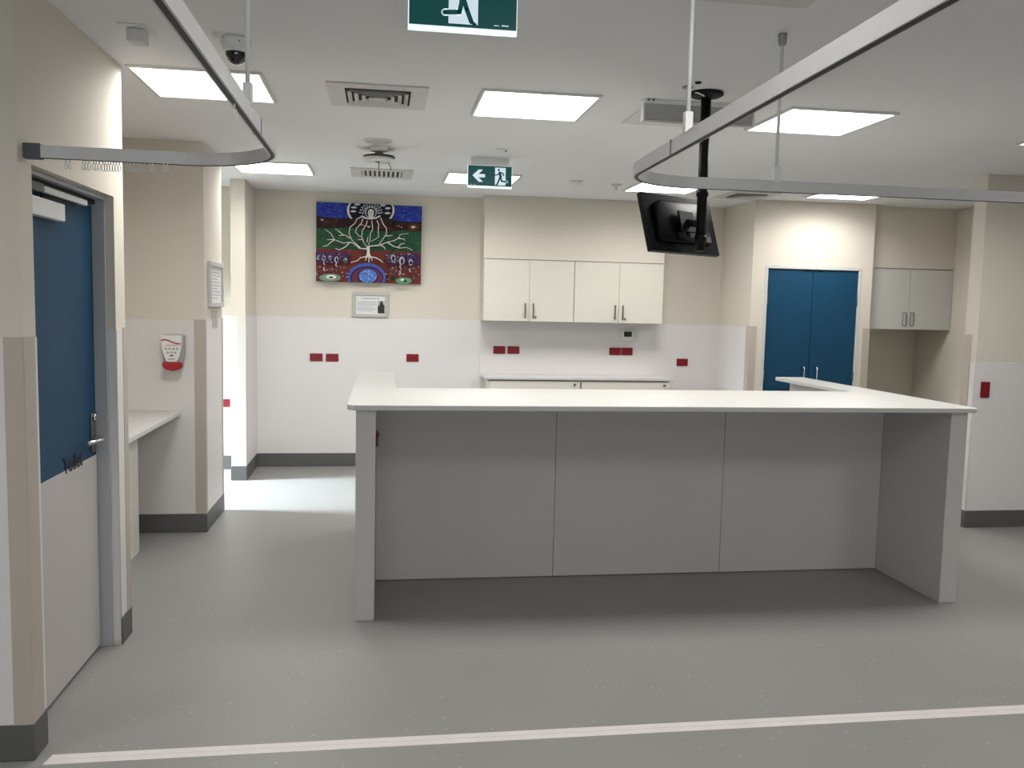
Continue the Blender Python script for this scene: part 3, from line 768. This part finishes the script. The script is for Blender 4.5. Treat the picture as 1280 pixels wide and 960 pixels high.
# ------------------------------------------------------------------ exit signs
def exit_sign(x0, x1, y, z0, z1, label, arrow):
    o = thing('exit_sign', ((x0+x1)/2, y, z1), label, 'exit sign', 'green exit signs')
    w, h = x1-x0, z1-z0
    MB().box(x0-0.003, x1+0.003, y-0.002, y+0.010, z0-0.016, z1+0.002, M['signedge'], 0.002, 1).build('lit_panel', o)
    mb = MB().box(x0, x1, y-0.006, y-0.002, z0, z1, M['green'])
    k = [0]
    H = h
    def Q(u, v): return (x0+u*H*(1.0), y-0.0062-k[0]*0.0002, z0+v*H)
    def poly(p, m): k[0] += 1; mb.poly([Q(*q) for q in p], m)
    def line(p, wd, m, cap=True):
        k[0] += 1
        for a, b in zip(p, p[1:]):
            dx, dy = b[0]-a[0], b[1]-a[1]; q = math.hypot(dx, dy); nx, ny = -dy/q*wd/2, dx/q*wd/2
            mb.poly([Q(a[0]+nx, a[1]+ny), Q(a[0]-nx, a[1]-ny), Q(b[0]-nx, b[1]-ny), Q(b[0]+nx, b[1]+ny)], m)
        for a in p:
            mb.poly([Q(a[0]+wd/2*math.cos(t*math.pi/5), a[1]+wd/2*math.sin(t*math.pi/5)) for t in range(10)], m)
    G, Wm = M['green'], M['signw']
    A = w/h                                         # sign width in units of its height
    c = A*0.735 if arrow else A*0.5
    f = 1 if arrow else -1                          # running towards the left or the right
    poly([(c-0.27, 0.05), (c+0.27, 0.05), (c+0.27, 0.93), (c-0.27, 0.93)], Wm)
    def F(p): return [(c+f*a, b) for a, b in p]
    leg1 = F([(0.02, 0.50), (0.07, 0.26), (0.34, 0.24)]); leg2 = F([(0.00, 0.50), (-0.06, 0.32), (-0.15, 0.10)])
    line(leg1, 0.13, Wm); line(leg1, 0.085, G); line(leg2, 0.085, G)
    line(F([(-0.15, 0.10), (-0.22, 0.05)]), 0.06, G)
    line(F([(-0.03, 0.68), (0.02, 0.48)]), 0.13, G)
    line(F([(-0.05, 0.68), (-0.14, 0.57), (-0.29, 0.56)]), 0.062, G)
    line(F([(0.02, 0.69), (0.12, 0.67), (0.18, 0.54)]), 0.062, G)
    poly([(c+f*-0.08+0.058*math.cos(t*math.pi/8), 0.815+0.058*math.sin(t*math.pi/8)) for t in range(16)], G)
    if arrow:
        poly([(0.22, 0.50), (0.54, 0.80), (0.76, 0.80), (0.52, 0.575), (0.86, 0.575), (0.86, 0.415), (0.52, 0.415), (0.76, 0.19), (0.54, 0.19)], Wm)
        line([(0.12, 0.05), (0.20, 0.05)], 0.012, Wm); line([(0.28, 0.055), (0.38, 0.055)], 0.012, Wm)
    else:
        line([(A*0.79, 0.06), (A*0.835, 0.06)], 0.012, Wm); line([(A*0.865, 0.065), (A*0.92, 0.065)], 0.018, Wm)
    mb.build('legend_face', o)
    MB().box(x0+0.02, x1-0.02, y-0.004, y+0.010, z1+0.002, ZC, M['white'], 0.002).build('ceiling_mount', o)
exit_sign(0.606, 0.925, 6.40, 2.500, 2.643, 'green exit sign with a white left arrow, hung mid ceiling above the desk', True)
exit_sign(0.073, 0.404, 2.77, 2.487, 2.655, 'near green exit sign with a running figure, cut by the top edge', False)

# ------------------------------------------------------------------ curtain tracks
def arc(cx, cy, r, a0, a1, n=12): return [(cx+r*math.cos(R(a0+(a1-a0)*k/n)), cy+r*math.sin(R(a0+(a1-a0)*k/n))) for k in range(n+1)]
PR = [(-0.014, 0), (0.014, 0), (0.014, 0.040), (-0.014, 0.040)]
def track(name, path, z, label, rods, joints, group):
    o = thing(name, (path[0][0], path[0][1], z), label, 'curtain track', group)
    p3 = [(x, y, z) for x, y in path]
    MB().sweep(p3, [(-0.011, 0.0), (-0.0055, 0.0), (-0.0055, 0.006), (0.0055, 0.006), (0.0055, 0.0), (0.011, 0.0), (0.011, 0.042), (-0.011, 0.042)], M['alu']).build('rail', o)
    MB().sweep([(x, y, z-0.0015) for x, y in path], [(-0.0058, 0), (0.0058, 0), (0.0058, 0.006), (-0.0058, 0.006)], M['aludark']).build('runner_slot', o)
    for x, y in rods:
        rd = MB().tube([(x, y, z+0.085), (x, y, ZC-0.03)], 0.0065, M['white'], 10).build('hanger_rod', o)
        MB().box(x-0.012, x+0.012, y-0.012, y+0.012, z+0.036, z+0.095, M['white'], 0.003).build('rod_clamp', rd)
        MB().lathe((x, y, 0), [(0.008, ZC-0.045), (0.015, ZC-0.040), (0.017, ZC-0.002), (0.0, ZC-0.001)], M['grey'], 16).build('ceiling_ferrule', rd)
    for x, y in joints:
        MB().box(x-0.0125, x+0.0125, y-0.002, y+0.002, z-0.0005, z+0.0435, M['endcap']).build('joiner', o)
    return o
ZTk = 2.102
p1 = [(LX, 3.225), (-0.68, 3.245)]+arc(-0.68, 2.917, 0.328, 90, 0)[1:]+[(-0.354, -1.2)]
t1 = track('curtain_track', p1, ZTk, 'left aluminium curtain track curving from the wall above the toilet door', [(-0.350, 2.40), (-0.353, 0.2)], [(-0.352, 2.585)], 'ceiling hung curtain tracks')
MB().box(LX, LX+0.055, 3.213, 3.251, ZTk-0.004, ZTk+0.047, M['endcap'], 0.002).build('end_cap', t1)
p2 = [(0.775, -1.2)]+arc(1.175, 2.968, 0.30, 180, 90)+[(X1-0.1, 3.27)]
t2 = track('curtain_track', p2, ZTk, 'right aluminium curtain track curving around in front of the television', [(0.856, 2.44), (1.512, 3.268), (4.6, 3.27), (0.810, 0.2)], [(0.865, 2.58)], 'ceiling hung curtain tracks')
# white curtain hooks left in the left track: one thing each
def hook(x, y, label, grp):
    mb = MB(); z = ZTk
    mb.tube([(x, y, z+0.003), (x, y, z-0.012)], 0.0022, M['white'], 6)
    mb.tube([(x-0.004, y, z-0.010), (x-0.004, y, z-0.030), (x, y, z-0.034), (x+0.004, y, z-0.030), (x+0.004, y, z-0.014)], 0.0017, M['white'], 6)
    tag(mb.build('curtain_hook'), label, 'curtain hook', grp)
hx = [-1.075, -1.062, -1.02, -1.01, -1.0, -0.985, -0.977, -0.968, -0.955, -0.947, -0.938, -0.930, -0.921, -0.912, -0.902, -0.876, -0.866, -0.855, -0.844, -0.834, -0.82, -0.803, -0.793, -0.757, -0.744]
for x in hx: hook(x, 3.236, 'small white curtain hook in the row under the left track above the toilet door', 'white curtain hooks above the toilet door')
hook(-0.352, 2.20, 'single white curtain hook under the left track, in front of the light panel', None)

# ------------------------------------------------------------------ television on a pole
tv_c = Vector((1.487, 4.30, 2.062)); yaw, tilt = R(30.2), R(17.0)
pole = (1.566, 4.21)
stand = thing('television_mount', (pole[0], pole[1], ZC), 'black ceiling pole mount holding the television', 'television mount')
MB().lathe((pole[0], pole[1], 0), [(0, ZC-0.002), (0.082, ZC-0.001), (0.084, ZC-0.012), (0.07, ZC-0.02), (0.03, ZC-0.028), (0.0, ZC-0.028)], M['black']).build('ceiling_plate', stand)
pl = MB().tube([(*pole, ZC-0.02), (*pole, 1.93)], 0.0245, M['black'], 24).build('pole', stand)
for z in (2.215, 1.99):
    MB().lathe((pole[0], pole[1], z), [(0.0245, -0.018), (0.030, -0.016), (0.030, 0.016), (0.0245, 0.018)], M['black'], 24).build('collar', pl)
r_ = Vector((math.cos(yaw), math.sin(yaw), 0)); n0 = Vector((-math.sin(yaw), math.cos(yaw), 0)); u0 = Vector((0, 0, 1))
n_ = math.cos(tilt)*n0-math.sin(tilt)*u0; u_ = math.cos(tilt)*u0+math.sin(tilt)*n0
Mx = Matrix((( r_.x, n_.x, u_.x), (r_.y, n_.y, u_.y), (r_.z, n_.z, u_.z))).to_4x4()
armv = tv_c-n_*0.048
MB().tube([(pole[0], pole[1], 2.06), tuple(armv+n_*0.006)], 0.018, M['black'], 12).build('arm', stand)
vp = MB().box(-0.055, 0.055, -0.006, 0.006, -0.055, 0.055, M['black'], 0.003).build('tilt_head', stand)
vp.rotation_euler = Mx.to_euler(); vp.location = armv-Vector(stand.location)
MB().tube([(pole[0]-0.075, pole[1]-0.01, ZC-0.004), (pole[0]-0.066, pole[1]-0.066, ZC-0.02), (pole[0]-0.045, pole[1]-0.082, ZC-0.034), (pole[0]-0.03, pole[1]-0.05, ZC-0.03)], 0.0035, M['white'], 8).build('cable', stand)['label'] = 'white looped cable'
# television, local axes: x along the screen, -y towards the back that faces the camera
tv = thing('television', (0, 0, 0), 'black flat television tilted on the ceiling pole, seen from behind', 'television')
hw, hh = 0.262, 0.151
MB().box(-hw, hw, -0.010, 0.016, -hh, hh, M['tvback'], 0.002).build('rear_cover', tv)
mb = MB()
pts = [(-0.20, -0.10), (0.20, -0.10), (0.20, 0.085), (0.15, 0.115), (-0.15, 0.115), (-0.20, 0.085)]
mb.prism([(a, -0.009, b) for a, b in pts], (0, -0.020, 0), M['tvback'])
b = mb.build('electronics_hump', tv); bv = b.modifiers.new('edge', 'BEVEL'); bv.width = 0.018; bv.segments = 4
for p in b.data.polygons: p.use_smooth = True
MB().box(-hw+0.012, hw-0.012, 0.0155, 0.017, -hh+0.018, hh-0.012, M['screen']).build('screen', tv)
mb = MB()
for x in (-0.06, 0.03):
    mb.box(x, x+0.06, -0.0305, -0.028, -0.075, -0.05, M['black'], 0.001, 1)
mb.build('socket_panel', tv)
tv.location = tv_c; tv.rotation_euler = Mx.to_euler()
co = thing('cable_outlet', (1.44, 4.10, ZC), 'small round cable outlet in the ceiling beside the pole plate', 'cable outlet')
MB().lathe((1.437, 4.12, 0), [(0, ZC-0.001), (0.026, ZC-0.001), (0.026, ZC-0.006), (0.0, ZC-0.008)], M['grey'], 20).build('cover', co)
MB().lathe((1.455, 4.025, 0), [(0, ZC-0.001), (0.016, ZC-0.001), (0.014, ZC-0.007), (0.0, ZC-0.008)], M['black'], 16).build('grommet', co)

# ------------------------------------------------------------------ small ceiling fittings
cam_o = thing('dome_camera', (-0.600, 3.81, ZC), 'white ceiling dome camera with a dark lens bubble, left of the white rod', 'security camera')
c = (-0.600, 3.81, 0)
MB().lathe(c, [(0, ZC-0.001), (0.060, ZC-0.001), (0.061, ZC-0.012), (0.057, ZC-0.040), (0.049, ZC-0.058), (0.0, ZC-0.060)], M['white']).build('housing', cam_o)
MB().lathe(c, [(0.046, ZC-0.058)]+[(0.044*math.cos(R(a)), ZC-0.060-0.044*math.sin(R(a))) for a in range(0, 91, 10)], M['glassdark']).build('lens_dome', cam_o)
for a in (200, 290, 20):
    x, y = c[0]+0.058*math.cos(R(a)), c[1]+0.058*math.sin(R(a))
    MB().lathe((x, y, ZC-0.022), [(0, -0.005), (0.004, -0.003), (0.004, 0.003), (0, 0.005)], M['grey'], 10).build('screw', cam_o)
em = thing('emergency_light', (-0.972, 3.77, ZC), 'small white square ceiling fitting with a box lens near the top left', 'emergency light')
MB().box(-1.032, -0.914, 3.69, 3.86, ZC-0.008, ZC, M['white'], 0.003).build('plate', em)
MB().box(-1.005, -0.937, 3.72, 3.80, ZC-0.058, ZC-0.008, M['ventw'], 0.006).build('lens_box', em)
spk = thing('ceiling_speaker', (-0.038, 5.92, ZC), 'flat round ceiling cover in front of the hanging disc bracket', 'ceiling speaker')
MB().lathe((-0.038, 5.92, 0), [(0, ZC-0.001), (0.096, ZC-0.001), (0.096, ZC-0.006), (0.088, ZC-0.010)], M['white']).lathe((-0.038, 5.92, 0), [(0.088, ZC-0.010), (0.0, ZC-0.009)], M['deflect']).build('grille', spk)
hb = thing('ceiling_bracket', (-0.03, 6.2, ZC), 'ceiling bracket with a hanging white disc and two dangling wires', 'bracket')
bx_, by_ = -0.03, 6.24
MB().box(bx_-0.055, bx_+0.055, 6.09, 6.20, ZC-0.030, ZC, M['ventw'], 0.004).build('junction_box', hb)
MB().tube([(bx_, by_, ZC), (bx_, by_, ZC-0.075)], 0.03, M['grey'], 16).build('neck', hb)
MB().lathe((bx_, by_, 0), [(0, ZC-0.048), (0.108, ZC-0.050), (0.112, ZC-0.062), (0.0, ZC-0.062)], M['aludark']).build('gap_shade', hb)  # dark disc, coloured as the shadowed gap above the white disc
dk = MB().lathe((bx_-0.004, by_, 0), [(0.0, ZC-0.064), (0.108, ZC-0.064), (0.112, ZC-0.074), (0.104, ZC-0.086), (0.0, ZC-0.09)], M['white']).build('disc', hb)
MB().lathe((bx_-0.01, by_-0.01, 0), [(0, ZC-0.0895), (0.02, ZC-0.0895), (0.02, ZC-0.0915), (0, ZC-0.092)], M['black'], 16).build('centre_hole', dk)
for dx, a in ((-0.002, 0), (0.06, 0.02)):
    MB().tube([(bx_+dx, by_, ZC-0.085), (bx_+dx+a, by_, ZC-0.12), (bx_+dx+a, by_, ZC-0.145)], 0.0028, M['cord'], 6).build('wire', hb)
tag(MB().lathe((1.615, 7.35, 0), [(0, ZC-0.001), (0.055, ZC-0.001), (0.055, ZC-0.018), (0.038, ZC-0.045), (0.0, ZC-0.048)], M['white']).build('smoke_detector'),
    'white smoke detector on the ceiling right of the arrow exit sign', 'smoke detector')
tag(MB().lathe((1.99, 7.43, 0), [(0, ZC-0.001), (0.045, ZC-0.001), (0.045, ZC-0.010), (0.03, ZC-0.020), (0.012, ZC-0.022), (0.010, ZC-0.045), (0.02, ZC-0.048), (0, ZC-0.05)], M['ventw']).build('sprinkler_head'),
    'small ceiling sprinkler between the smoke detector and the television', 'sprinkler')
sp = thing('ceiling_sensor', (0.80, 6.04, ZC), 'tiny flat ceiling sensor just above the arrow exit sign', 'sensor')
MB().box(0.752, 0.848, 6.00, 6.09, ZC-0.006, ZC, M['white'], 0.002).build('plate', sp)
MB().lathe((0.83, 6.045, 0), [(0, ZC-0.006), (0.008, ZC-0.006), (0.006, ZC-0.012), (0, ZC-0.013)], M['endcap'], 12).build('lens', sp)

# ------------------------------------------------------------------ floor tape
mb = MB()
tl_, tr_ = -1.155, 6.8
mb.prism([(tl_+0.004, 3.192, 0), (tl_-0.006, 3.124, 0), (tr_, 3.128, 0), (tr_, 3.204, 0)], (0, 0, 0.0012), M['tape'])
mb.prism([(tl_+0.03, 3.157, 0.0013), (tl_+0.03, 3.160, 0.0013), (tr_, 3.170, 0.0013), (tr_, 3.166, 0.0013)], (0, 0, 0.0001), M['tapeline'])
tag(mb.build('floor_tape'), 'long white tape line across the grey floor in front of the desk', 'floor tape')

# ------------------------------------------------------------------ light from outside
area('rear_window_daylight', (0.3, Y0-0.06, 1.35), (R(90), 0, 0), 4.1, 1.6, 55, (0.88, 0.94, 1.0))
pd = area('passage_daylight', (X0-1.1, 7.55, 2.7), (0, 0, 0), 1.0, 0.7, 900, (0.82, 0.91, 1.0), 110)
pd.rotation_euler = Vector((3.9, -0.05, -2.6)).to_track_quat('-Z', 'Y').to_euler()
w = bpy.data.worlds.new('sky'); scn.world = w; w.use_nodes = True
bg = w.node_tree.nodes['Background']
sky = w.node_tree.nodes.new('ShaderNodeTexSky'); sky.sky_type = 'HOSEK_WILKIE'; sky.sun_direction = (0.3, 0.5, 0.8); sky.turbidity = 4
w.node_tree.links.new(sky.outputs[0], bg.inputs[0]); bg.inputs[1].default_value = 0.5

# ------------------------------------------------------------------ camera
H = 1.6365; f = 1090.05
yw_, pt, rl = R(-8.5485), R(-5.1178), R(1.2877)
F_ = Vector((-math.sin(yw_)*math.cos(pt), math.cos(yw_)*math.cos(pt), math.sin(pt)))
R0 = Vector((math.cos(yw_), math.sin(yw_), 0)); U0 = R0.cross(F_)
Rv = math.cos(rl)*R0+math.sin(rl)*U0; Uv = -math.sin(rl)*R0+math.cos(rl)*U0
cd = bpy.data.cameras.new('camera'); cam = bpy.data.objects.new('camera', cd); COL.objects.link(cam)
cd.sensor_width = 36; cd.sensor_fit = 'HORIZONTAL'; cd.lens = f/1280*36; cd.clip_start = 0.05
B_ = -F_
cam.matrix_world = Matrix(((Rv.x, Uv.x, B_.x, 0), (Rv.y, Uv.y, B_.y, 0), (Rv.z, Uv.z, B_.z, H), (0, 0, 0, 1)))
scn.camera = cam
vs = scn.view_settings
vs.view_transform = 'Standard'; vs.look = 'None'; vs.gamma = 1; vs.use_curve_mapping = False; vs.exposure = 0.40
